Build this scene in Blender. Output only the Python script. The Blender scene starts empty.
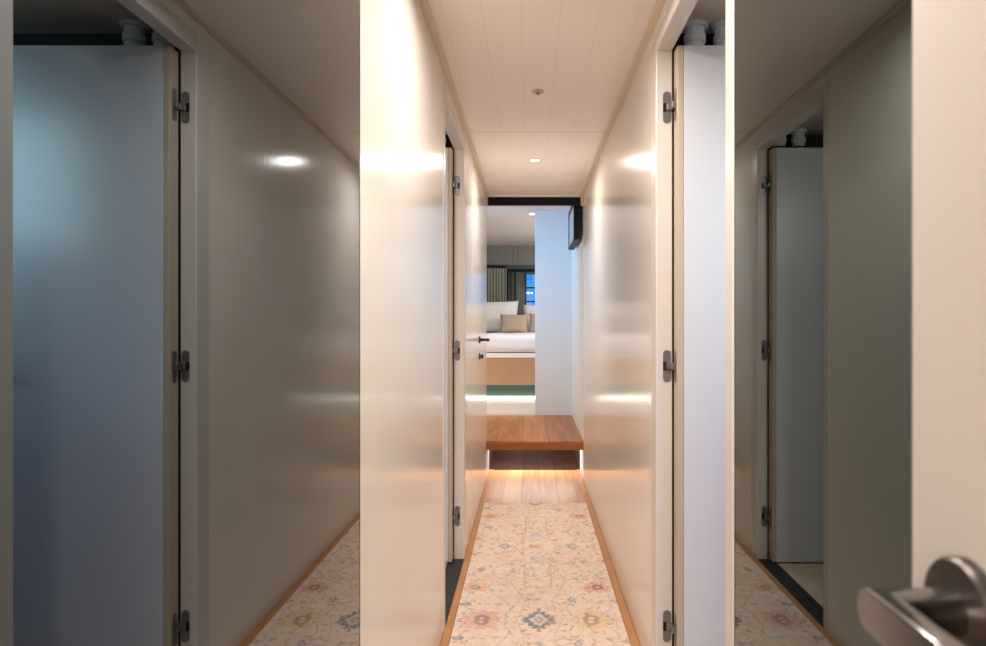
import bpy, bmesh, math, random
import numpy as np
from mathutils import Vector, Matrix
sc = bpy.context.scene
C = sc.collection
F = 660.0                    # focal length in pixels
# corridor, measured from the lens (camera at 0,0,0 until everything is raised by H)
A, B, H, TOP = .337, .412, 1.21, .99
FL = -H
random.seed(4)

# ------------------------------------------------------------------ colour + materials
def s2l(c):
    return tuple(((v/255)/12.92 if v/255 <= .04045 else ((v/255+.055)/1.055)**2.4) for v in c)
def mat(name, rgb, rough=.5, metal=0, spec=.5, emit=None, estr=0, bump=0, bscale=40, coat=0, var=0, vscale=3, sheen=0):
    m = bpy.data.materials.new(name); m.use_nodes = True
    nt = m.node_tree; b = nt.nodes['Principled BSDF']
    b.inputs['Base Color'].default_value = (*s2l(rgb), 1)
    b.inputs['Roughness'].default_value = rough; b.inputs['Metallic'].default_value = metal
    b.inputs['Specular IOR Level'].default_value = spec
    b.inputs['Coat Weight'].default_value = coat; b.inputs['Coat Roughness'].default_value = .08
    b.inputs['Sheen Weight'].default_value = sheen
    if emit:
        b.inputs['Emission Color'].default_value = (*s2l(emit), 1); b.inputs['Emission Strength'].default_value = estr
    if bump or var:
        g = nt.nodes.new('ShaderNodeNewGeometry')
    if bump:
        n = nt.nodes.new('ShaderNodeTexNoise'); n.inputs['Scale'].default_value = bscale; n.inputs['Detail'].default_value = 3
        bp = nt.nodes.new('ShaderNodeBump'); bp.inputs['Strength'].default_value = bump; bp.inputs['Distance'].default_value = .01
        nt.links.new(g.outputs['Position'], n.inputs['Vector']); nt.links.new(n.outputs['Fac'], bp.inputs['Height'])
        nt.links.new(bp.outputs['Normal'], b.inputs['Normal'])
    if var:
        n2 = nt.nodes.new('ShaderNodeTexNoise'); n2.inputs['Scale'].default_value = vscale
        mx = nt.nodes.new('ShaderNodeMix'); mx.data_type = 'RGBA'
        mx.inputs['A'].default_value = (*s2l(tuple(max(0, v-var) for v in rgb)), 1)
        mx.inputs['B'].default_value = (*s2l(tuple(min(255, v+var) for v in rgb)), 1)
        nt.links.new(g.outputs['Position'], n2.inputs['Vector']); nt.links.new(n2.outputs['Fac'], mx.inputs['Factor'])
        nt.links.new(mx.outputs['Result'], b.inputs['Base Color'])
    return m
def wood(name, light, dark, plank=.13, rough=.35, off=0.0, seam=.012, grain=1.0):
    """planks running along Y, width 'plank' in X, staggered ends"""
    m = bpy.data.materials.new(name); m.use_nodes = True
    nt = m.node_tree; N = nt.nodes; L = nt.links; b = N['Principled BSDF']
    b.inputs['Roughness'].default_value = rough
    g = N.new('ShaderNodeNewGeometry'); sp = N.new('ShaderNodeSeparateXYZ'); L.new(g.outputs['Position'], sp.inputs[0])
    def mth(op, a, c=None):
        n = N.new('ShaderNodeMath'); n.operation = op
        for i, v in enumerate((a, c)):
            if v is None: continue
            if isinstance(v, (int, float)): n.inputs[i].default_value = v
            else: L.new(v, n.inputs[i])
        return n.outputs[0]
    u = mth('DIVIDE', mth('ADD', sp.outputs[0], 5+off), plank)
    idx = mth('FLOOR', u); fr = mth('FRACT', u)
    wn = N.new('ShaderNodeTexWhiteNoise'); wn.noise_dimensions = '1D'; L.new(idx, wn.inputs['W'])
    edge = mth('MINIMUM', fr, mth('SUBTRACT', 1, fr))
    sm = mth('LESS_THAN', edge, seam)
    v = mth('FRACT', mth('ADD', mth('DIVIDE', sp.outputs[1], 1.3), wn.outputs['Value']))
    sm2 = mth('LESS_THAN', v, .003)
    cmb = N.new('ShaderNodeCombineXYZ')
    L.new(mth('MULTIPLY', sp.outputs[0], 26*grain), cmb.inputs[0]); L.new(mth('MULTIPLY', sp.outputs[1], 1.6*grain), cmb.inputs[1])
    L.new(mth('ADD', mth('MULTIPLY', wn.outputs['Value'], 40), mth('MULTIPLY', sp.outputs[2], 20)), cmb.inputs[2])
    no = N.new('ShaderNodeTexNoise'); no.inputs['Scale'].default_value = 1.5; no.inputs['Detail'].default_value = 6; no.inputs['Distortion'].default_value = .6
    L.new(cmb.outputs[0], no.inputs['Vector'])
    fac = mth('ADD', mth('MULTIPLY', no.outputs['Fac'], .9), mth('MULTIPLY', wn.outputs['Value'], .35))
    cr = N.new('ShaderNodeValToRGB')
    cr.color_ramp.elements[0].position = .3; cr.color_ramp.elements[0].color = (*s2l(dark), 1)
    cr.color_ramp.elements[1].position = .85; cr.color_ramp.elements[1].color = (*s2l(light), 1)
    L.new(fac, cr.inputs[0])
    mx = N.new('ShaderNodeMix'); mx.data_type = 'RGBA'; L.new(mth('MAXIMUM', sm, sm2), mx.inputs['Factor'])
    L.new(cr.outputs[0], mx.inputs['A']); mx.inputs['B'].default_value = (*s2l(tuple(v*.5 for v in dark)), 1)
    L.new(mx.outputs['Result'], b.inputs['Base Color'])
    return m
def ceiling_mat():
    """painted boards: fine seams every 0.125 m along the corridor, panel joints across it"""
    m = bpy.data.materials.new('painted_ceiling_boards'); m.use_nodes = True
    nt = m.node_tree; N = nt.nodes; L = nt.links; b = N['Principled BSDF']; b.inputs['Roughness'].default_value = .38
    g = N.new('ShaderNodeNewGeometry'); sp = N.new('ShaderNodeSeparateXYZ'); L.new(g.outputs['Position'], sp.inputs[0])
    def mth(op, a, c=None):
        n = N.new('ShaderNodeMath'); n.operation = op
        for i, v in enumerate((a, c)):
            if v is None: continue
            if isinstance(v, (int, float)): n.inputs[i].default_value = v
            else: L.new(v, n.inputs[i])
        return n.outputs[0]
    fr = mth('FRACT', mth('DIVIDE', mth('ADD', sp.outputs[0], 5.028), .125))
    ed = mth('MULTIPLY', mth('LESS_THAN', fr, .014), .45)
    s = ed
    for y in (3.42, 4.77, 2.07-.9):
        s = mth('MAXIMUM', s, mth('LESS_THAN', mth('ABSOLUTE', mth('SUBTRACT', sp.outputs[1], y)), .0045))
    mx = N.new('ShaderNodeMix'); mx.data_type = 'RGBA'; L.new(mth('MULTIPLY', s, .6), mx.inputs['Factor'])
    mx.inputs['A'].default_value = (*s2l((240, 230, 225)), 1); mx.inputs['B'].default_value = (*s2l((170, 150, 132)), 1)
    L.new(mx.outputs['Result'], b.inputs['Base Color'])
    return m

def wallmat():
    m = mat('cream_gloss_wall_paint', (232, 227, 219), .17, spec=.85, bump=.05, bscale=1)
    nt = m.node_tree; n = [x for x in nt.nodes if x.type == 'TEX_NOISE'][0]; g = [x for x in nt.nodes if x.type == 'NEW_GEOMETRY'][0]
    mp = nt.nodes.new('ShaderNodeMapping'); mp.inputs['Scale'].default_value = (55, 55, 1.2)   # faint vertical roller marks
    nt.links.new(g.outputs['Position'], mp.inputs['Vector']); nt.links.new(mp.outputs[0], n.inputs['Vector'])
    return m
M = dict(
    wall=wallmat(),
    frame=mat('white_gloss_frame_paint', (212, 206, 200), .3, spec=.55),
    leaf=mat('white_door_paint', (208, 210, 218), .28, bump=.02, bscale=14),
    edge=mat('cream_door_edge', (186, 172, 154), .45),
    ceil=ceiling_mat(),
    plainceil=mat('plain_white_ceiling', (216, 206, 200), .6),
    crown=mat('cream_ceiling_trim', (212, 196, 176), .4),
    dark=mat('dark_brown_service_wall', (40, 30, 26), .7),
    black=mat('black_threshold_rubber', (26, 26, 26), .5, bump=.3, bscale=200),
    steel=mat('brushed_nickel', (150, 147, 144), .3, metal=.85),
    hinge=mat('satin_hinge_metal', (140, 134, 134), .35, metal=.7),
    hdark=mat('dark_hinge_pocket', (14, 12, 12), .5),
    chrome=mat('polished_dark_nickel', (160, 154, 152), .18, metal=1),
    rosette=mat('dark_nickel_rosette', (92, 86, 82), .35, metal=.9),
    mirror=mat('grey_tinted_mirror', (104, 113, 117), .012, metal=1),
    mirrorr=mat('green_grey_tinted_mirror', (91, 102, 101), .012, metal=1),
    medge=mat('mirror_edge', (60, 66, 62), .2),
    neardoor=mat('cream_shaded_near_door', (214, 206, 198), .3),  # cream paint darkened, the shade on this leaf is put into its colour
    darkmetal=mat('dark_bronze_metal', (58, 54, 52), .35, metal=.8),
    floor=wood('oak_floor', (212, 162, 114), (166, 112, 70), .13, .4),
    tread=wood('oak_step', (206, 136, 76), (138, 76, 34), .2, .38, off=.06, seam=.006, grain=.7),
    nosing=mat('oak_nosing', (146, 86, 42), .45, var=12, vscale=9),
    border=mat('oak_border', (188, 134, 84), .42, var=14, vscale=6),
    riser=mat('smoked_mirror_riser', (84, 76, 80), .06, metal=1),
    tile=mat('pale_beige_stone_floor', (214, 200, 178), .35, var=12, vscale=5),
    pipe=mat('white_plastic_pipe', (220, 224, 230), .4),
    ring=mat('black_rubber_ring', (20, 20, 24), .5),
    blackmetal=mat('navy_black_metal', (6, 12, 22), .5, spec=.2),
    vest=mat('pale_blue_white_wall', (214, 220, 224), .5),
    linen=mat('white_bed_linen', (240, 236, 236), .85, sheen=.2, bump=.25, bscale=9),
    pillow=mat('white_pillow_cotton', (236, 233, 234), .85, bump=.2, bscale=12),
    cushion=mat('beige_woven_cushion', (190, 172, 152), .9, bump=.5, bscale=220),
    white=mat('white_lacquer', (240, 238, 236), .4),
    beige=mat('tan_drawer_front', (188, 146, 110), .5, var=6),
    green=mat('sage_green_panel', (70, 96, 80), .5),
    curtain=mat('grey_green_curtain', (150, 156, 142), .9),
    smoked=mat('smoked_glass_band', (120, 120, 116), .25, spec=.6),
    greenglass=mat('dark_green_glass', (70, 84, 76), .15),
    lens=mat('lit_downlight_lens', (255, 250, 240), .3, emit=(255, 240, 220), estr=10),
    led=mat('warm_white_led_strip', (255, 250, 240), .3, emit=(255, 246, 232), estr=4),
    screen=mat('pale_blue_panel_face', (176, 196, 212), .25),
    sensor=mat('off_white_plastic', (196, 178, 160), .4),
)

# ------------------------------------------------------------------ mesh builder (world coordinates, relative to the lens)
class MB:
    def __init__(s): s.bm = bmesh.new(); s.sm = set()
    def box(s, x0, x1, y0, y1, z0, z1, bev=0, seg=2):
        r = bmesh.ops.create_cube(s.bm, size=1)
        vs = r['verts']
        for v in vs:
            v.co = Vector((x0 + (v.co.x+.5)*(x1-x0), y0 + (v.co.y+.5)*(y1-y0), z0 + (v.co.z+.5)*(z1-z0)))
        if bev:
            es = list({e for v in vs for e in v.link_edges})
            bmesh.ops.bevel(s.bm, geom=es, offset=bev, segments=seg, affect='EDGES', profile=.5)
        return s
    def lathe(s, c, axis, prof, n=32):
        """prof: (radius, height) pairs along axis from c"""
        ax = Vector(axis).normalized(); u = ax.orthogonal().normalized(); w = ax.cross(u); c = Vector(c)
        rings = []
        for r, h in prof:
            if r < 1e-6: rings.append([s.bm.verts.new(c+ax*h)]); continue
            rings.append([s.bm.verts.new(c+ax*h+(u*math.cos(t)+w*math.sin(t))*r) for t in [2*math.pi*i/n for i in range(n)]])
        for a, b in zip(rings, rings[1:]):
            for i in range(n):
                j = (i+1) % n
                q = ([a[0]] if len(a) == 1 else [a[i], a[j]]) + ([b[0]] if len(b) == 1 else [b[j], b[i]])
                f = s.bm.faces.new(q); f.smooth = True
        for k in range(1, len(prof)-1):
            if len(rings[k]) == 1: continue
            d0 = Vector((prof[k][0]-prof[k-1][0], prof[k][1]-prof[k-1][1])); d1 = Vector((prof[k+1][0]-prof[k][0], prof[k+1][1]-prof[k][1]))
            if d0.length > 0 and d1.length > 0 and d0.angle(d1) > .6:
                for i in range(n):
                    e = s.bm.edges.get((rings[k][i], rings[k][(i+1) % n]))
                    if e: e.smooth = False
        return s
    def tube(s, pts, rad, n=24, caps=True):
        pts = [Vector(p) for p in pts]; rings = []; prev = None
        for i, p in enumerate(pts):
            d = (pts[min(i+1, len(pts)-1)]-pts[max(i-1, 0)]).normalized()
            if prev is None: u = d.orthogonal().normalized()
            else: u = (prev - d*prev.dot(d)).normalized()
            prev = u; w = d.cross(u); r = rad[i] if isinstance(rad, (list, tuple)) else rad
            rings.append([s.bm.verts.new(p+(u*math.cos(2*math.pi*k/n)+w*math.sin(2*math.pi*k/n))*r) for k in range(n)])
        for a, b in zip(rings, rings[1:]):
            for i in range(n):
                j = (i+1) % n; f = s.bm.faces.new([a[i], a[j], b[j], b[i]]); f.smooth = True
        if caps:
            s.bm.faces.new(rings[0][::-1]); s.bm.faces.new(rings[-1])
        return s
    def build(s, name, m, parent=None, label=None, cat=None, group=None, kind=None):
        bmesh.ops.recalc_face_normals(s.bm, faces=s.bm.faces[:])
        vs = s.bm.verts
        if parent is not None: org = wloc(parent)
        else:
            xs = [v.co.x for v in vs]; ys = [v.co.y for v in vs]; zs = [v.co.z for v in vs]
            org = Vector(((min(xs)+max(xs))/2, (min(ys)+max(ys))/2, min(zs)))
        for v in vs: v.co -= org
        me = bpy.data.meshes.new(name); s.bm.to_mesh(me); s.bm.free()
        me.materials.append(m)
        o = bpy.data.objects.new(name, me); C.objects.link(o)
        if parent is not None: o.parent = parent
        else: o.location = org
        if label: o['label'] = label
        if cat: o['category'] = cat
        if group: o['group'] = group
        if kind: o['kind'] = kind
        return o
def wloc(o):
    v = Vector((0, 0, 0))
    while o is not None: v += o.location; o = o.parent
    return v
def thing(name, loc, label, cat, group=None, kind=None):
    o = bpy.data.objects.new(name, None); C.objects.link(o); o.location = loc; o.empty_display_size = .1
    o['label'] = label; o['category'] = cat
    if group: o['group'] = group
    if kind: o['kind'] = kind
    return o
def copy_tree(o, loc=None, parent=None):
    c = o.copy(); C.objects.link(c); c.parent = parent
    if loc is not None: c.location = loc
    for ch in list(o.children): copy_tree(ch, None, c)
    return c
def S(mb, name, m, **k): return mb.build(name, m, kind='structure', **k)

# ------------------------------------------------------------------ corridor shell
END = 5.08                       # front of the raised step / end of the low ceiling
RY0, RY1 = 1.386, 2.145          # right doorway
LY0, LY1 = 2.61, 3.366           # left doorway
OT = .885                        # doorway height above the lens
T = .05                          # wall thickness
MR0, MR1 = .12, 1.330            # right mirror
ML0, ML1 = .12, 1.308            # left mirror
CY0, CY1 = 3.84, 4.50            # closed door on the left
VB = 6.52                        # facing wall behind the step
UP = -.91                        # upper floor level
UC = 1.11                        # upper ceiling

S(MB().box(-A-.02, B+.02, -.46, 5.47, FL-.05, FL), 'floor', M['floor'])
mb = MB()
mb.box(-A-.02, B+.02, -.46, END, TOP, TOP+.14)
S(mb, 'ceiling', M['ceil'])
# left wall
m = MB()
m.box(-A-T, -A, -.46, ML0, FL, TOP)
m.box(-A-T, -A-.010, ML0, ML1, FL, TOP)
m.box(-A-T, -A, ML1, LY0-.002, FL, TOP)
m.box(-A-T, -A, LY0-.002, LY1+.002, OT+.002, TOP)
m.box(-A-T, -A, LY1+.002, CY0-.004, FL, TOP)
m.box(-A-T, -A, CY0-.004, CY1+.004, .86, TOP)
m.box(-A-T, -A, CY1+.004, END+.02, FL, TOP)
m.box(-A-T, -A, END+.02, 5.47, FL, UP-.07)
S(m, 'wall_left', M['wall'])
m = MB()
m.box(B, B+T, -.46, MR0, FL, TOP)
m.box(B+.010, B+T, MR0, MR1, FL, TOP)
m.box(B, B+T, MR1, RY0-.002, FL, TOP)
m.box(B, B+T, RY0-.002, RY1+.002, OT+.002, TOP)
m.box(B, B+T, RY1+.002, END, FL, TOP)
S(m, 'wall_right', M['wall'])
S(MB().box(B, B+T, END, VB+.06, FL, UC), 'wall_right_upper', M['vest'])

# flush door frames (jambs + head) with rounded corners
def frame(name, s, w, y0, y1, pad0, pad1):
    m = MB(); a, b = sorted((s*(w-.0025), s*(w+T+.001)))
    m.box(a, b, y0-pad0, y0, FL, OT+.06, .004)
    m.box(a, b, y1, y1+pad1, FL, OT+.06, .004)
    m.box(a, b, y0-.001, y1+.001, OT, OT+.06, .004)
    return S(m, name, M['frame'])
# pieces of wall behind the frames are thin, the frame face stands 2.5 mm proud
frame('trim_1', 1, B, RY0, RY1, .05, .085)
frame('trim_2', -1, A, LY0, LY1, .05, .085)
# crown strips and floor borders
S(MB().box(-A, -A+.024, -.4, END, TOP-.012, TOP, .002), 'trim_3', M['crown'])
S(MB().box(B-.024, B, -.4, END, TOP-.012, TOP, .002), 'trim_4', M['crown'])
S(MB().box(-A+.001, -A+.031, -.4, 5.43, FL, FL+.006, .002), 'baseboard_left', M['border'])
S(MB().box(B-.034, B-.001, -.4, 5.43, FL, FL+.006, .002), 'baseboard_right', M['border'])
# black thresholds
S(MB().box(B-.001, B+.078, RY0+.001, RY1-.001, FL-.02, FL+.008, .002), 'trim_5', M['black'])
S(MB().box(-A-.078, -A+.001, LY0+.001, LY1-.001, FL-.02, FL+.008, .002), 'trim_6', M['black'])

# ------------------------------------------------------------------ mirrors
def mirror(s, w, y0, y1, mm, label):
    t = thing('wall_mirror', (s*w, (y0+y1)/2, FL+.001), label, 'mirror')
    a, b = sorted((s*w, s*(w+.005)))
    MB().box(a, b, y0+.003, y1-.003, FL+.002, TOP-.014).build('mirror_glass', mm, t)
    a, b = sorted((s*(w-.0006), s*(w+.006)))
    for q in (y0, y1-.0029): MB().box(a, b, q, q+.0029, FL+.001, TOP-.013).build('edge_strip', M['medge'], t)
mirror(-1, A, ML0, ML1, M['mirror'], 'tall grey tinted mirror panel flush in the left corridor wall')
mirror(1, B, MR0, MR1, M['mirrorr'], 'tall grey-green tinted mirror panel flush in the right corridor wall')

# ------------------------------------------------------------------ hinges
def obround(mb, c, u, v, n, w, h, th):
    """rounded-end plate: width w along u, height h along v, thickness th along n"""
    c = Vector(c); u = Vector(u); v = Vector(v); n = Vector(n); pts = []
    r = w/2
    for k in range(13): t = math.pi*k/12; pts.append((r*math.cos(t), h/2-r+r*math.sin(t)))
    for k in range(13): t = math.pi+math.pi*k/12; pts.append((r*math.cos(t), -h/2+r+r*math.sin(t)))
    lo = [mb.bm.verts.new(c+u*p+v*q) for p, q in pts]; hi = [mb.bm.verts.new(c+u*p+v*q+n*th) for p, q in pts]
    mb.bm.faces.new(lo[::-1]); mb.bm.faces.new(hi); k = len(pts)
    for i in range(k): mb.bm.faces.new([lo[i], lo[(i+1) % k], hi[(i+1) % k], hi[i]])
Z = Vector((0, 0, 1))
HPROTO = {}
def hinge(door, s, x, y, z):
    """x,y: the corner line between jamb and leaf edge; s=+1 leaf opens to +X"""
    if s in HPROTO:
        return copy_tree(HPROTO[s], Vector((x, y, z))-door.location, door)
    P = Vector((x, y, z))
    m = MB()
    obround(m, P+Vector((-s*.0185, 0, 0)), (1, 0, 0), Z, (0, -1, 0), .026, .104, .0018)
    obround(m, P+Vector((s*.0045, -.028, 0)), (0, 1, 0), Z, (-s, 0, 0), .026, .104, .0022)
    # build relative to a hinge origin: make the mesh parent first
    bmesh.ops.recalc_face_normals(m.bm, faces=m.bm.faces[:])
    for v in m.bm.verts: v.co -= P
    me = bpy.data.meshes.new('hinge'); m.bm.to_mesh(me); m.bm.free(); me.materials.append(M['hinge'])
    h = bpy.data.objects.new('hinge', me); C.objects.link(h); h.parent = door; h.location = P-door.location
    q = MB(); a, b = sorted((x-s*.0315, x-s*.020)); q.box(a, b, y-.0026, y-.0005, z-.0145, z+.0145)
    q.build('pocket', M['hdark'], h)
    q = MB()
    a, b = sorted((x-s*.0205, x+s*.001)); q.box(a, b, y-.009, y-.0005, z-.011, z+.011, .002)
    a, b = sorted((x-s*.008, x+s*.0044)); q.box(a, b, y-.034, y-.004, z-.011, z+.011, .002)
    for dz in (-.005, .006):
        q.lathe((x-s*.012, y-.009, z+dz), (0, -1, 0), [(.0032, 0), (.0032, .0012), (.0018, .0014), (.0018, .0004), (0, .0004)], 12)
    q.build('arm', M['steel'], h)
    HPROTO[s] = h
    return h

# ------------------------------------------------------------------ lever handles
def lever(parent, P, out, along, ln=.115, r=.0105, proj=.052, rr=.026, mm=None, ros=None, mitre=False):
    P = Vector(P); out = Vector(out); al = Vector(along)
    m = MB()
    if mitre:
        # round bar mitred at the corner: neck out of the rosette, grip back along the door
        k = P+out*proj; n = 40
        u = Z; rings = []
        def ring(c, a, b): return [m.bm.verts.new(c+a*(r*math.cos(2*math.pi*i/n))+b*(r*math.sin(2*math.pi*i/n))) for i in range(n)]
        r0 = ring(P+out*.004, u, al)
        # mitre ring on both cylinders; the outer side of the grip is cut to a flat face
        FLAT = .5
        r1 = []; r2 = []; r3 = []
        for i in range(n):
            cz = math.cos(2*math.pi*i/n); o = -math.sin(2*math.pi*i/n); oc = min(o, FLAT)
            r1.append(m.bm.verts.new(k+u*(r*cz)+al*(-o*r)+out*(oc*r)))
            r2.append(m.bm.verts.new(k+al*(ln-.003)+u*(r*cz)+out*(oc*r)))
            r3.append(m.bm.verts.new(k+al*ln+u*(.85*r*cz)+out*(.85*r*oc)))
        for a, b in ((r0, r1), (r1, r2), (r2, r3)):
            for i in range(n):
                f = m.bm.faces.new([a[i], a[(i+1) % n], b[(i+1) % n], b[i]]); f.smooth = not (a is not r0 and -math.sin(2*math.pi*(i+.5)/n) > FLAT)
        m.bm.faces.new(r3)
    else:
        pts = [P+out*.003, P+out*(proj-.018)]
        for k in range(1, 7):
            t = k/6*math.pi/2
            pts.append(P+out*(proj-.018+.018*math.sin(t))+al*(.018-.018*math.cos(t)))
        pts.append(P+out*proj+al*ln)
        m.tube(pts, r, 20)
    h = m.build('door_handle', mm or M['steel'], parent)
    MB().lathe(P, out, [(rr, 0), (rr, .0065), (rr-.0018, .009), (rr*.45, .0095), (0, .0095)], 48).build('rosette', ros or M['steel'], h)
    return h

def open_door(name, s, w, yh, wid, label):
    """leaf standing open at 90 degrees into the side room, hinged on the far jamb"""
    x0 = w+T+.005
    t = thing(name, (s*(x0+wid/2), yh-.0275, FL+.010), label, 'door', kind='structure')
    a, b = sorted((s*(x0+.0203), s*(x0+wid)))
    MB().box(a, b, yh-.055, yh-.001, FL+.010, .880, .002).build('door_leaf', M['leaf'], t)
    a, b = sorted((s*x0, s*(x0+.020)))
    MB().box(a, b, yh-.0555, yh-.001, FL+.010, .880, .003).build('lipping', M['edge'], t)
    for z in (.70, -.14, -.985): hinge(t, s, s*(x0-.0035), yh, z)
    lever(t, (s*(w+.655), yh-.055, -.142), (0, -1, 0), (-s, 0, 0), mm=M['darkmetal'], ros=M['darkmetal'])
    return t
open_door('door_1', 1, B, RY1, .715, 'white door standing open into the bluish room on the right, three metal hinges')
open_door('door_2', -1, A, LY1, .70, 'white door standing open into the room on the left, behind the black threshold')

# closed door further along the left wall
t = thing('door_3', (-A-.02, (CY0+CY1)/2, FL+.008), 'closed cream door flush in the left wall near the step, with lever handle', 'door', kind='structure')
MB().box(-A-.04, -A+.0005, CY0, CY1, FL+.008, .855, .002).build('door_leaf', M['wall'], t)
lever(t, (-A, 4.37, -.111), (1, 0, 0), (0, -1, 0), ln=.10, r=.0095, proj=.062, rr=.024, mm=M['darkmetal'], ros=M['darkmetal'])
k = MB().lathe((-A, 4.38, -.222), (1, 0, 0), [(.022, 0), (.022, .007), (.019, .009), (.007, .0095), (.007, .018), (0, .018)], 28)
k.box(-A+.012, -A+.028, 4.376, 4.384, -.236, -.208, .002)
k.build('lock_knob', M['darkmetal'], t)
# near door by the camera, opened flat along the corridor
t = thing('door_4', (.275, .04, FL+.010), 'cream door close to the camera at right edge, nickel lever handle', 'door', kind='structure')
MB().box(.255, .297, -.365, .4425, FL+.010, .90, .003).build('door_leaf', M['neardoor'], t)
lever(t, (.255, .383, -.168), (-1, 0, 0), (0, -1, 0), ln=.125, r=.0135, proj=.0515, rr=.0312, mm=M['chrome'], ros=M['rosette'], mitre=True)

# ------------------------------------------------------------------ side rooms
def side_room(s, w, y0, y1, depth, sfx):
    xi = w+T; xo = w+depth; m = MB()
    def bx(x0, x1, *r):
        a, b = sorted((s*x0, s*x1)); m.box(a, b, *r)
    bx(xi, xo, y0-.05, y0, FL, 1.0); bx(xo, xo+.05, y0-.05, y1+.05, FL, 1.0)
    S(m, 'wall_side_room_'+sfx, M['frame'])
    m = MB(); bx(xi, xo, y1, y1+.04, FL, 1.0); S(m, 'wall_service_'+sfx, M['dark'])
    m = MB(); bx(xi, xo+.05, y0-.05, y1+.05, 1.0, 1.04); S(m, 'ceiling_side_room_'+sfx, M['plainceil'])
    m = MB(); bx(w+.079, xo+.05, y0-.05, y1+.05, FL-.05, FL+.001); bx(xi, w+.079, y0-.05, (RY0 if s > 0 else LY0), FL-.05, FL+.001); bx(xi, w+.079, y1-.135, y1+.05, FL-.05, FL+.001)
    S(m, 'floor_side_room_'+sfx, M['tile'])
side_room(1, B, .75, RY1+.135, 1.35, 'right')
side_room(-1, A, 1.55, LY1+.135, 1.35, 'left')

def vent_pipe(x, y, label, proto=[None]):
    if proto[0] is None:
        t = thing('ventilation_pipe', (x, y, .70), label, 'pipe', 'white pipes behind the open doors')
        MB().lathe((x, y, .70), Z, [(0, 0), (.031, 0), (.031, .235), (.036, .238), (.036, .262), (.031, .265), (.031, .30), (0, .30)], 36).build('pipe', M['pipe'], t)
        MB().lathe((x, y, .905), Z, [(.0313, 0), (.034, .001), (.034, .009), (.0313, .010)], 36).build('seal_ring', M['ring'], t)
        MB().lathe((x, y, .985), Z, [(.031, 0), (.044, .001), (.044, .0145), (.031, .0149)], 8).build('collar', M['pipe'], t)
        proto[0] = t
    else:
        t = copy_tree(proto[0], Vector((x, y, .70))); t['label'] = label
    return t
vent_pipe(B+.140, 2.212, 'white pipe rising behind the open right-hand door, the one nearer its hinges')
vent_pipe(B+.240, 2.212, 'white pipe rising behind the open right-hand door, the one farther from its hinges')
vent_pipe(-A-.135, 3.434, 'white pipe above the open left-hand door, seen in the right mirror, nearer the hinges')
vent_pipe(-A-.235, 3.434, 'white pipe above the open left-hand door, seen in the right mirror, farther from the hinges')

# ------------------------------------------------------------------ space behind the camera
m = MB(); m.box(-A, -.30, -.46, -.40, FL, TOP); m.box(.299, B, -.46, -.40, FL, TOP); m.box(-.30, .299, -.46, -.40, .92, TOP)
S(m, 'wall_back', M['wall'])
S(MB().box(-1.3, 1.3, -2.3, -.46, FL-.05, FL), 'floor_room_behind', M['floor'])
S(MB().box(-1.3, 1.3, -2.3, -.46, TOP, TOP+.05), 'ceiling_room_behind', M['plainceil'])
m = MB(); m.box(-1.35, -1.3, -2.3, -.46, FL, TOP); m.box(1.3, 1.35, -2.3, -.46, FL, TOP); m.box(-1.3, 1.3, -2.35, -2.3, FL, TOP)
m.box(-1.3, -A-T, -.51, -.46, FL, TOP); m.box(B+T, 1.3, -.51, -.46, FL, TOP)
S(m, 'wall_room_behind', M['wall'])

# ------------------------------------------------------------------ step and vestibule
t = thing('wooden_step', (0.03, END+.6, FL), 'orange oak step with thick nosing at the end of the corridor', 'step')
MB().box(-A+.001, B-.001, END, VB, UP-.012, UP, .002).build('tread', M['tread'], t)
MB().box(-A+.001, B-.001, END-.003, END+.05, UP-.068, UP-.0121, .003).build('nosing', M['nosing'], t)
MB().box(-A+.001, B-.001, 5.43, 5.445, FL+.001, UP-.013).build('riser', M['riser'], t)
# header and vestibule shell
S(MB().box(-A+.012, .390, END+.001, END+.04, .908, .970), 'trim_7', M['blackmetal'])
S(MB().box(-A-.002, B, END+.0005, END+.03, .9705, UC), 'wall_header', M['wall'])
S(MB().box(-A-.002, -A+.011, END+.0005, END+.04, .90, .9702, .002), 'trim_8', M['frame'])
S(MB().box(.3905, B-.0005, END+.0005, END+.04, .905, .9702, .002), 'trim_10', M['frame'])
S(MB().box(-1.9, 1.9, END+.03, 9.56, UC, UC+.05), 'ceiling_upper', M['plainceil'])
m = MB(); m.box(-1.9, -A-.001, END, 5.13, UP-.3, UC)
m.box(-1.9, -1.85, 5.13, 9.56, UP, UC)
S(m, 'wall_vestibule_left', M['vest'])
S(MB().box(.050, B, VB, VB+.06, UP-.05, UC, .002), 'wall_facing', M['vest'])
S(MB().box(-1.9, -A, 5.13, VB, UP-.06, UP-.001), 'floor_vestibule', M['tread'])
S(MB().box(-1.9, 1.9, VB, 9.56, UP-.06, UP-.001), 'floor_bedroom', M['tile'])
S(MB().box(1.85, 1.9, VB, 9.56, UP, UC), 'wall_bedroom_right', M['vest'])
S(MB().box(B+T, 1.9, VB, VB+.06, UP, UC), 'wall_bedroom_front', M['vest'])

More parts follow.
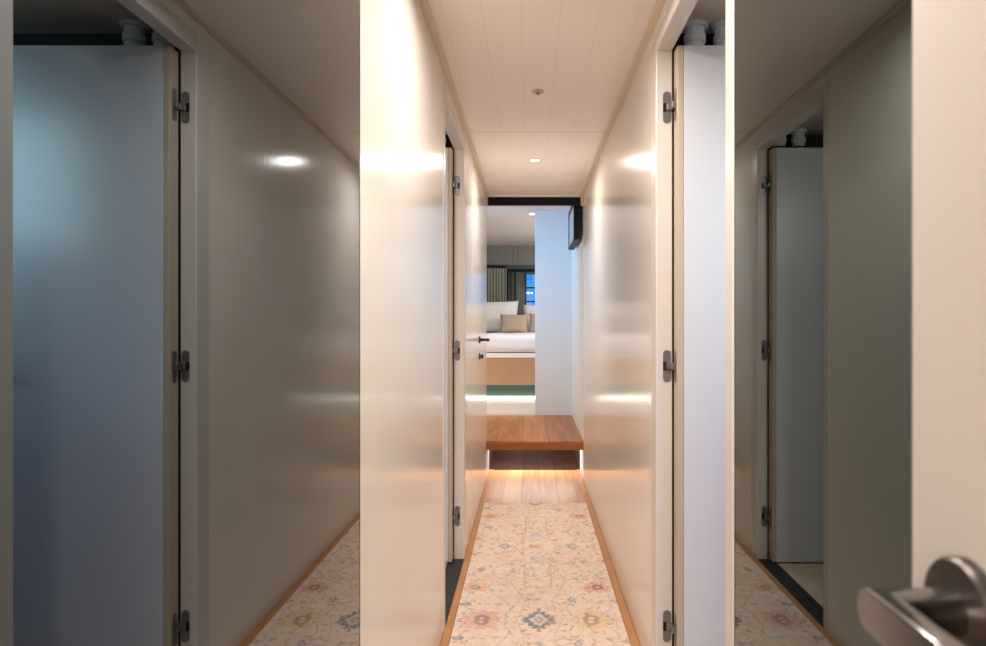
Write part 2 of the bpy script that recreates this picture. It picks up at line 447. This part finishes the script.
# black framed panel high on the right wall past the step edge
y0, y1, z0, z1 = 5.122, 5.85, .648, .968
t = thing('framed_panel', (.38, (y0+y1)/2, z0), 'black framed pale blue panel high on the right wall beyond the corridor', 'panel')
f = MB()
f.box(.340, .391, y0, y0+.035, z0, z1); f.box(.340, .391, y1-.035, y1, z0, z1)
f.box(.340, .391, y0+.035, y1-.035, z1-.03, z1); f.box(.340, .391, y0+.035, y1-.035, z0, z0+.012)
f.build('frame', M['blackmetal'], t)
for yy in (y0+.12, y1-.14): MB().box(.3911, B-.0005, yy, yy+.02, z1-.06, z1-.03).build('wall_bracket', M['blackmetal'], t)
MB().box(.346, .366, y0+.0351, y1-.0351, z0+.0121, z1-.0301).build('panel_face', M['screen'], t)

# ------------------------------------------------------------------ bedroom
YB = 9.5
m = MB()
m.box(-1.85, -.05, YB, YB+.06, UP, .79); m.box(.65, 1.85, YB, YB+.06, UP, .79); m.box(-.05, .65, YB, YB+.06, UP, -.2); m.box(-.05, .65, YB, YB+.06, .70, .79)
m.box(-1.85, 1.85, YB, YB+.06, .79, UC)
S(m, 'wall_bedroom_back', M['greenglass'])
m = MB()
for i, (a, b) in enumerate(((-1.85, -.93), (-.925, -.245), (-.24, -.172), (-.167, .50), (.505, 1.85))):
    m.box(a, b, YB-.02, YB-.001, .835, UC-.001, .002)
S(m, 'trim_9', M['smoked'])
# window with black frames
w = thing('window_1', (0, YB-.02, -.2), 'black framed window behind the bed with blue view', 'window', kind='structure')
m = MB()
for x, wd in ((-.322, .022), (-.272, .014), (-.214, .020), (-.062, .010), (.66, .03)):
    m.box(x-wd/2, x+wd/2, YB-.03, YB-.001, -.2, .765)
m.box(-.333, .68, YB-.032, YB-.001, .735, .775)
m.build('window_frame', M['blackmetal'], w)
m = MB()
for z in (.50, .30, .10, -.06): m.box(-.05, .65, YB+.02, YB+.035, z, z+.018)
m.build('glazing_bar', M['blackmetal'], w)
g = mat('clear_window_glass', (230, 240, 245), .02); g.node_tree.nodes['Principled BSDF'].inputs['Transmission Weight'].default_value = 1
MB().box(-.05, .65, YB+.05, YB+.055, -.199, .699).build('pane', g, w)
# curtain
cr = MB(); n = 160; x0, x1 = -1.0, -.335
top = []; bot = []
for k in range(n+1):
    x = x0+(x1-x0)*k/n; d = .022*math.sin(k*2*math.pi/10)+.006*math.sin(k*1.7)
    top.append(cr.bm.verts.new((x, YB-.075+d*.7, .782))); bot.append(cr.bm.verts.new((x, YB-.075+d, -.55)))
for k in range(n):
    f = cr.bm.faces.new([top[k], top[k+1], bot[k+1], bot[k]]); f.smooth = True
cr.build('curtain', M['curtain'], label='grey-green pleated curtain behind the bed', cat='curtain')
t = thing('curtain_rod', (-.66, YB-.075, .80), 'black curtain rod above the grey-green curtain', 'rod')
MB().tube([(-1.05, YB-.075, .835), (-.33, YB-.075, .80)], .014, 16).build('rod', M['blackmetal'], t)
MB().box(-1.03, -1.01, YB-.075, YB-.0205, .825, .842).build('bracket', M['blackmetal'], t)

# bed
t = thing('bed', (.2, 8.15, UP), 'white made bed on a platform with tan drawers and sage panel', 'bed')
def soft_box(name, x0, x1, y0, y1, z0, z1, m, parent, amp=.012, nx=60, ny=40, r=.06, **k):
    b = bmesh.new()
    bmesh.ops.create_cube(b, size=1)
    bmesh.ops.subdivide_edges(b, edges=b.edges[:], cuts=19, use_grid_fill=True)
    from mathutils import noise
    for v in b.verts:
        p = Vector((x0+(v.co.x+.5)*(x1-x0), y0+(v.co.y+.5)*(y1-y0), z0+(v.co.z+.5)*(z1-z0)))
        q = Vector((min(max(p.x, x0+r), x1-r), min(max(p.y, y0+r), y1-r), min(max(p.z, z0+r), z1-r)))
        d = p-q
        if d.length > 1e-6: p = q+d.normalized()*r*min(1, d.length/r) if d.length > r else p
        nn = noise.noise(p*3.0)*amp+noise.noise(p*9)*amp*.4
        if v.co.z > -.45: p.z += nn*.8
        p.y += nn; v.co = p
    for f in b.faces: f.smooth = True
    mb = MB(); mb.bm.free(); mb.bm = b
    return mb.build(name, m, parent, **k)
MB().box(-.95, 1.35, 6.93, 9.33, -.365, -.318, .004).build('platform', M['white'], t)
soft_box('mattress', -.93, 1.33, 6.96, 9.30, -.318, -.142, M['linen'], t, amp=.003, r=.05)
soft_box('duvet', -.96, 1.36, 6.925, 8.40, -.300, -.125, M['linen'], t, amp=.014, r=.07)
for xa, xb in ((-.95, -.62), (-.62, .30), (.30, 1.35)):
    MB().box(xa+.003, xb-.003, 6.955, 6.975, -.638, -.367, .002).build('drawer_front', M['beige'], t)
MB().box(-.95, 1.35, 6.975, 9.33, -.80, -.368).build('carcass', M['beige'], t)
MB().box(-.95, 1.35, 6.955, 6.974, -.652, -.640).build('rail', M['cushion'], t)
MB().box(-.95, 1.35, 6.965, 6.974, -.80, -.653).build('kick_panel', M['green'], t)
t = thing('bed_step', (.2, 6.75, UP), 'low white step in front of the bed, lit by a light strip', 'step')
MB().box(-.95, 1.35, 6.60, 6.963, UP, -.80, .004).build('step_box', M['white'], t)
MB().box(-.95, 1.35, 6.935, 6.960, -.7995, -.772).build('light_strip', M['led'], t)

def cushion(name, c, w, h, d, tilt, m, label, cat, group=None, rz=0):
    b = bmesh.new(); n = 22; V = {}
    for sd in (1, -1):
        for i in range(n+1):
            for j in range(n+1):
                u = 2*i/n-1; v = 2*j/n-1
                e = (1-abs(u)**2.6)*(1-abs(v)**2.6)
                pinch = 1-.07*(1-abs(v)**2)*abs(u)**4-.0
                pz = 1-.07*(1-abs(u)**2)*abs(v)**4
                if sd == -1 and (i in (0, n) or j in (0, n)): V[(sd, i, j)] = V[(1, i, j)]; continue
                V[(sd, i, j)] = b.verts.new((u*w/2*pinch, sd*d/2*max(e, 0)**.42, v*h/2*pz))
    for sd in (1, -1):
        for i in range(n):
            for j in range(n):
                q = [V[(sd, i, j)], V[(sd, i+1, j)], V[(sd, i+1, j+1)], V[(sd, i, j+1)]]
                f = b.faces.new(q if sd == -1 else q[::-1]); f.smooth = True
    R = Matrix.Rotation(rz, 3, 'Z') @ Matrix.Rotation(tilt, 3, 'X')
    for v in b.verts: v.co = R @ v.co + Vector(c)
    mb = MB(); mb.bm.free(); mb.bm = b
    return mb.build(name, m, label=label, cat=cat, group=group)
cushion('pillow', (-.53, 8.98, .085), .76, .45, .19, -.22, M['pillow'], 'large white pillow leaning at the left of the bed head', 'pillow')
cushion('pillow', (.24, 9.03, .06), .68, .40, .17, -.25, M['pillow'], 'white pillow behind the beige cushions, mostly hidden on the right', 'pillow')
cushion('cushion', (-.215, 8.70, -.005), .37, .25, .12, -.25, M['cushion'], 'beige cushion standing fully visible in front of the white pillows', 'cushion')
cushion('cushion', (.17, 8.72, .0), .36, .26, .12, -.25, M['cushion'], 'beige cushion cut off by the wall edge, right of the other cushion', 'cushion')

# ------------------------------------------------------------------ ceiling fittings
def downlight(x, y, z, label, r=.036):
    t = thing('ceiling_downlight', (x, y, z), label, 'downlight', 'small round ceiling downlights')
    MB().lathe((x, y, z), (0, 0, -1), [(r*.78, 0), (r*1.0, .0002), (r*1.0, .003), (r*.82, .004), (r*.78, .0015)], 36).build('trim_ring', M['frame'], t)
    MB().lathe((x, y, z), (0, 0, -1), [(0, .001), (r*.76, .0012)], 32).build('lens', M['lens'], t)
    return t
downlight(.030, 4.01, TOP, 'lit round downlight in the corridor ceiling near the far end')
downlight(.020, 6.72, UC, 'tiny lit downlight in the bedroom ceiling')
t = thing('ceiling_sensor', (.034, 2.82, TOP), 'small unlit round sensor in the middle of the corridor ceiling', 'sensor')
MB().lathe((.034, 2.82, TOP), (0, 0, -1), [(.026, 0), (.026, .003), (.022, .006), (.012, .007), (0, .007)], 36).build('cover', M['sensor'], t)
MB().lathe((.034, 2.82, TOP-.007), (0, 0, -1), [(.008, 0), (.008, .006), (.005, .008), (0, .008)], 24).build('nozzle', M['hinge'], t)

# ------------------------------------------------------------------ rug with a painted floral pattern (colour attribute)
def rug():
    x0, x1 = -.303, .375
    ys = list(np.arange(-.30, 1.9, .03))+list(np.arange(1.9, 4.40, .0042))+[4.405]
    xs = np.linspace(x0, x1, 170)
    X, Y = np.meshgrid(xs, np.array(ys)); h, wd = X.shape
    rng = np.random.RandomState(7)
    def vnoise(px, py, sx, sy, seed):
        r = np.random.RandomState(seed); g = r.rand(64, 512)
        u = (px+2)*sx; v = (py+2)*sy
        i = np.floor(u).astype(int); j = np.floor(v).astype(int); a = u-i; b = v-j
        a = a*a*(3-2*a); b = b*b*(3-2*b)
        G = lambda p, q: g[p % 64, q % 512]
        return (G(i, j)*(1-a)+G(i+1, j)*a)*(1-b)+(G(i, j+1)*(1-a)+G(i+1, j+1)*a)*b
    U = X-.036; P = 1.76
    Vv = np.abs(((Y-3.55+P/2) % P)-P/2)
    # wobble as in a worn weave
    U = U+(vnoise(X, Y, 60, 60, 1)-.5)*.010; V = Vv+(vnoise(X, Y, 60, 60, 2)-.5)*.010
    base = np.array([238, 215, 198.]); col = np.ones((h, wd, 3))*base
    def blend(mask, c, a=1.0):
        mk = np.clip(mask, 0, 1)[..., None]*a
        col[:] = col*(1-mk)+np.array(c, float)*mk
    n1 = vnoise(X, Y, 9, 9, 3); n2 = vnoise(X, Y, 34, 34, 4); n3 = vnoise(X, Y, 110, 90, 5)
    blend((n1-.45)*2, (230, 200, 180), .45); blend((n2-.55)*3, (240, 222, 200), .6)
    blend((n2*n1-.38)*5, (214, 182, 164), .4)
    soft = lambda d, w: np.clip(1.5-np.abs(d)/w, 0, 1)
    TAN = (192, 166, 148); GRY = (128, 128, 132); BLU = (120, 128, 146)
    aU = np.abs(U)
    # vines and medallion outlines
    for c, amp, lam, ph in ((.17, .05, .44, 0), (.26, .045, .36, 1.2), (.09, .03, .52, 2.2)):
        blend(soft(aU-(c+amp*np.sin(V*2*np.pi/lam+ph)), .003), (196, 168, 150), .6)
    blend(soft(aU-.062, .0035)*((V > .24) & (V < .56)), TAN, .9)
    blend(soft(V-.24-.1*aU, .004)*(aU < .062), TAN, .8); blend(soft(V-.56+.5*aU, .004)*(aU < .062), TAN, .8)
    blend(soft(np.hypot(aU-.13, (V-.36)*.85)-.085, .0035), TAN, .7)
    blend(soft(np.hypot(aU*1.0, (V-.875)*.7)-.135, .0035)*(np.sin(np.arctan2(V-.875, U)*10) > -.2), TAN, .8)
    blend(soft(aU*1.2+np.abs(V-.02)*.9-.16, .0035), TAN, .6)
    blend(soft(aU-.31, .003)*(np.sin(V*70) > -.3), TAN, .5)
    def flower(u, v, rx, ry, c, cen=GRY, pet=8, a=.85, both=False):
        for uu in ((u, -u) if both else (u,)):
            dx = (U-uu)/rx; dy = (V-v)/ry; r = np.hypot(dx, dy); th = np.arctan2(dy, dx)
            lim = .80+.14*np.cos(pet*th)+.10*np.cos(3*pet*th+1)
            blend((lim-r)*7, c, a*(.65+.5*n3.mean()))
            blend(soft(r-lim*.62, .07), (238, 218, 192), .7)
            blend(soft(np.sin(pet*th/2), .18)*(r < lim*.95)*(r > .3), (238, 216, 196), .55)
            blend(soft(r-.24, .10), cen, .55); blend((.14-r)*9, (236, 226, 214), .8)
    def diamond(u, v, rx, ry, c, inner=(226, 222, 220), both=False, a=.85):
        for uu in ((u, -u) if both else (u,)):
            dx = np.abs(U-uu)/rx; dy = np.abs(V-v)/ry; r = dx+dy
            st = 1+.10*np.sign(np.sin((dx-dy)*12))
            blend((st-r)*8, c, a); blend((.62-r)*8, inner, a); blend((.35-r)*8, c, .5); blend((.18-r)*9, (232, 206, 178), 1)
    diamond(0, .875, .072, .098, (98, 106, 122))
    flower(-.232, .865, .092, .088, (222, 138, 128)); flower(.212, .865, .092, .088, (222, 184, 118))
    flower(-.285, .55, .070, .075, (226, 148, 94), BLU); flower(.270, .55, .072, .078, (214, 122, 102), (92, 98, 118))
    flower(0, .20, .055, .07, (186, 190, 202), (206, 208, 216), 10); flower(-.004, 0, .05, .042, (222, 158, 138), (150, 92, 80), 6, .8)
    flower(-.08, .21, .035, .05, (228, 176, 150), (214, 150, 120), 6, .6, both=True)
    diamond(-.17, 0, .042, .05, (150, 148, 146)); diamond(.19, 0, .042, .05, (160, 166, 146))
    diamond(-.275, .33, .022, .026, (100, 106, 112)); flower(-.122, .36, .024, .028, (140, 142, 150), pet=6)
    diamond(.105, .10, .016, .022, (118, 116, 130)); flower(.235, .23, .03, .035, (210, 150, 140), (120, 100, 110), 6)
    flower(-.33, .12, .03, .045, (228, 168, 110), pet=6, a=.7); flower(.335, .22, .03, .05, (226, 150, 110), pet=6, a=.7)
    diamond(-.315, .73, .030, .018, (92, 100, 122)); diamond(.145, .68, .020, .028, (130, 136, 152)); diamond(.33, .70, .025, .02, (150, 110, 110))
    flower(0, .46, .03, .035, (226, 186, 150), (200, 150, 130), 6, .8); flower(0, .68, .028, .03, (206, 186, 170), GRY, 6, .7)
    # scattered leaves and buds
    pal = [(196, 140, 120), (150, 148, 150), (214, 170, 120), (140, 150, 140), (204, 128, 116), (168, 140, 120)]
    for k in range(260):
        u = rng.uniform(-.34, .34); v = rng.uniform(0, .88); a = rng.uniform(0, np.pi); c = pal[rng.randint(len(pal))]
        l = rng.uniform(.010, .022); w = l*rng.uniform(.22, .5)
        du = (U-u)*np.cos(a)+(V-v)*np.sin(a); dv = -(U-u)*np.sin(a)+(V-v)*np.cos(a)
        blend((1-np.hypot(du/l, dv/w))*4, c, .6)
    # wear
    wear = np.clip((vnoise(X, Y, 22, 22, 9)-.45)*2.0, 0, 1)*.25+np.clip((n3-.5)*2, 0, 1)*.2
    blend(wear, (236, 216, 196), 1)
    blend((vnoise(X, Y, 45, 45, 12)-.55)*3, (214, 176, 156), .28); blend((vnoise(X, Y, 30, 50, 13)-.6)*3, (190, 180, 172), .25)
    col += (rng.rand(h, wd, 1)-.5)*16
    lin = np.clip(col/255, 0, 1); lin = np.where(lin <= .04045, lin/12.92, ((lin+.055)/1.055)**2.4)
    zt = FL+.009; org = np.array([.036, 2.07, FL])
    verts = np.stack([X, Y, np.full_like(X, zt)], -1).reshape(-1, 3)
    # worn pile, uneven by fractions of a millimetre
    verts[:, 2] += (n3.reshape(-1)-.5)*.0012
    faces = []
    idx = np.arange(h*wd).reshape(h, wd)
    q = np.stack([idx[:-1, :-1], idx[:-1, 1:], idx[1:, 1:], idx[1:, :-1]], -1).reshape(-1, 4)
    # skirt down to the floor
    per = list(idx[0, :])+list(idx[1:, -1])+list(idx[-1, -2::-1])+list(idx[-2:0:-1, 0])
    base_i = h*wd; low = verts[per].copy(); low[:, 2] = FL+.0005
    allv = np.vstack([verts, low])-org
    fs = [tuple(map(int, f)) for f in q]
    n = len(per)
    for k in range(n): fs.append((int(per[k]), base_i+k, base_i+(k+1) % n, int(per[(k+1) % n])))
    me = bpy.data.meshes.new('runner_rug'); me.from_pydata(allv.tolist(), [], fs); me.update()
    at = me.color_attributes.new('pattern', 'FLOAT_COLOR', 'POINT')
    cc = np.ones((len(allv), 4)); cc[:h*wd, :3] = lin.reshape(-1, 3); cc[h*wd:, :3] = (.6, .48, .36)
    at.data.foreach_set('color', cc.ravel().astype(np.float32))
    m = mat('woven_floral_rug', (230, 206, 178), .92, sheen=.15, bump=.25, bscale=260)
    a = m.node_tree.nodes.new('ShaderNodeVertexColor'); a.layer_name = 'pattern'
    m.node_tree.links.new(a.outputs['Color'], m.node_tree.nodes['Principled BSDF'].inputs['Base Color'])
    me.materials.append(m)
    o = bpy.data.objects.new('runner_rug', me); C.objects.link(o); o.location = org
    o['label'] = 'cream floral runner rug with pink, orange and slate motifs on the corridor floor'; o['category'] = 'rug'
rug()

# ------------------------------------------------------------------ lights
def area(name, loc, tgt, w, h, power, rgb, spread=180, shape='RECTANGLE'):
    l = bpy.data.lights.new(name, 'AREA'); l.shape = shape; l.size = w; l.size_y = h; l.energy = power; l.color = s2l(rgb); l.spread = math.radians(spread)
    o = bpy.data.objects.new(name, l); C.objects.link(o); o.location = loc
    o.rotation_euler = (Vector(tgt)-Vector(loc)).to_track_quat('-Z', 'Y').to_euler(); return o
WARM = (255, 243, 233); NEU = (255, 248, 240); COOL = (196, 218, 255)
area('corridor_lamp_far', (.03, 4.01, TOP-.006), (.03, 4.01, -1), .06, .06, 8.5, WARM, 165, 'DISK')
area('corridor_lamp_near', (.03, .75, TOP-.006), (.03, .75, -1), .07, .07, 17, WARM, 165, 'DISK')
area('corridor_fill_middle', (.03, 2.1-.35, TOP-.006), (.03, 1.75, -1), .07, .07, 10, WARM, 165, 'DISK')  # added fill for the walls, unseen and without a fitting
area('room_behind_fill', (0, -1.4, TOP-.02), (0, -1.2, -1), 1.2, .8, 72, NEU)  # added broad ambient fill from behind the camera, no real fitting
area('right_room_daylight', (B+1.10, 1.30, .62), (B+.78, 2.09, .42), .35, .55, 4.4, (200, 230, 236), 70)
area('right_room_fill', (B+.9, .85, -.2), (B+.5, 2.09, -.5), .4, .8, 1.5, (160, 195, 255), 100)
area('right_room_lamp', (B+.60, 1.70, .985), (B+.60, 1.9, 0), .10, .10, .4, NEU, 170, 'DISK')
area('left_room_lamp', (-A-.6, 1.75, .7), (-A-.3, 3.2, -.3), .5, .5, 8, NEU)
area('vestibule_daylight', (-1.2, 5.7, .72), (.3, 6.5, .55), .4, .4, 6.5, (100, 190, 250), 100)
area('vestibule_fill', (-1.3, 5.8, .0), (.4, 6.2, -.7), 1.0, 1.0, 13, (255, 232, 205))
area('step_led', (.03, 5.40, UP-.03), (.03, 5.36, FL), .68, .02, 4, (255, 250, 244), 170)
area('bedroom_fill', (1.5, 7.3, .7), (-.3, 8.8, -.1), .8, .6, 21, NEU)  # added soft fill, kept out of view and out of the wall reflections
area('bedroom_downlight', (.02, 6.72, UC-.008), (.02, 6.72, 0), .05, .05, 3, NEU, 160, 'DISK')

# world: blue sky and water beyond the bedroom window
w = bpy.data.worlds.new('outside'); sc.world = w; w.use_nodes = True
w.node_tree.nodes['Background'].inputs[0].default_value = (*s2l((40, 150, 235)), 1)
w.node_tree.nodes['Background'].inputs[1].default_value = 1.0

# ------------------------------------------------------------------ camera, then raise everything so the floor is z = 0
cam = bpy.data.cameras.new('camera'); co = bpy.data.objects.new('camera', cam); C.objects.link(co)
co.rotation_euler = (math.radians(90), 0, 0); cam.sensor_width = 36; cam.lens = F/986*36
cam.shift_x = -(530-493)/986; cam.clip_start = .02
cam.dof.use_dof = True; cam.dof.focus_distance = 3.4; cam.dof.aperture_fstop = 7.0
sc.camera = co
for o in list(C.objects):
    if o.parent is None: o.location.z += H
sc.view_settings.view_transform = 'Standard'
sc.view_settings.look = 'None'; sc.view_settings.exposure = .2
sc.cycles.max_bounces = 12; sc.cycles.diffuse_bounces = 6; sc.cycles.glossy_bounces = 6
sc.cycles.use_denoising = True
sc.cycles.sample_clamp_indirect = 6
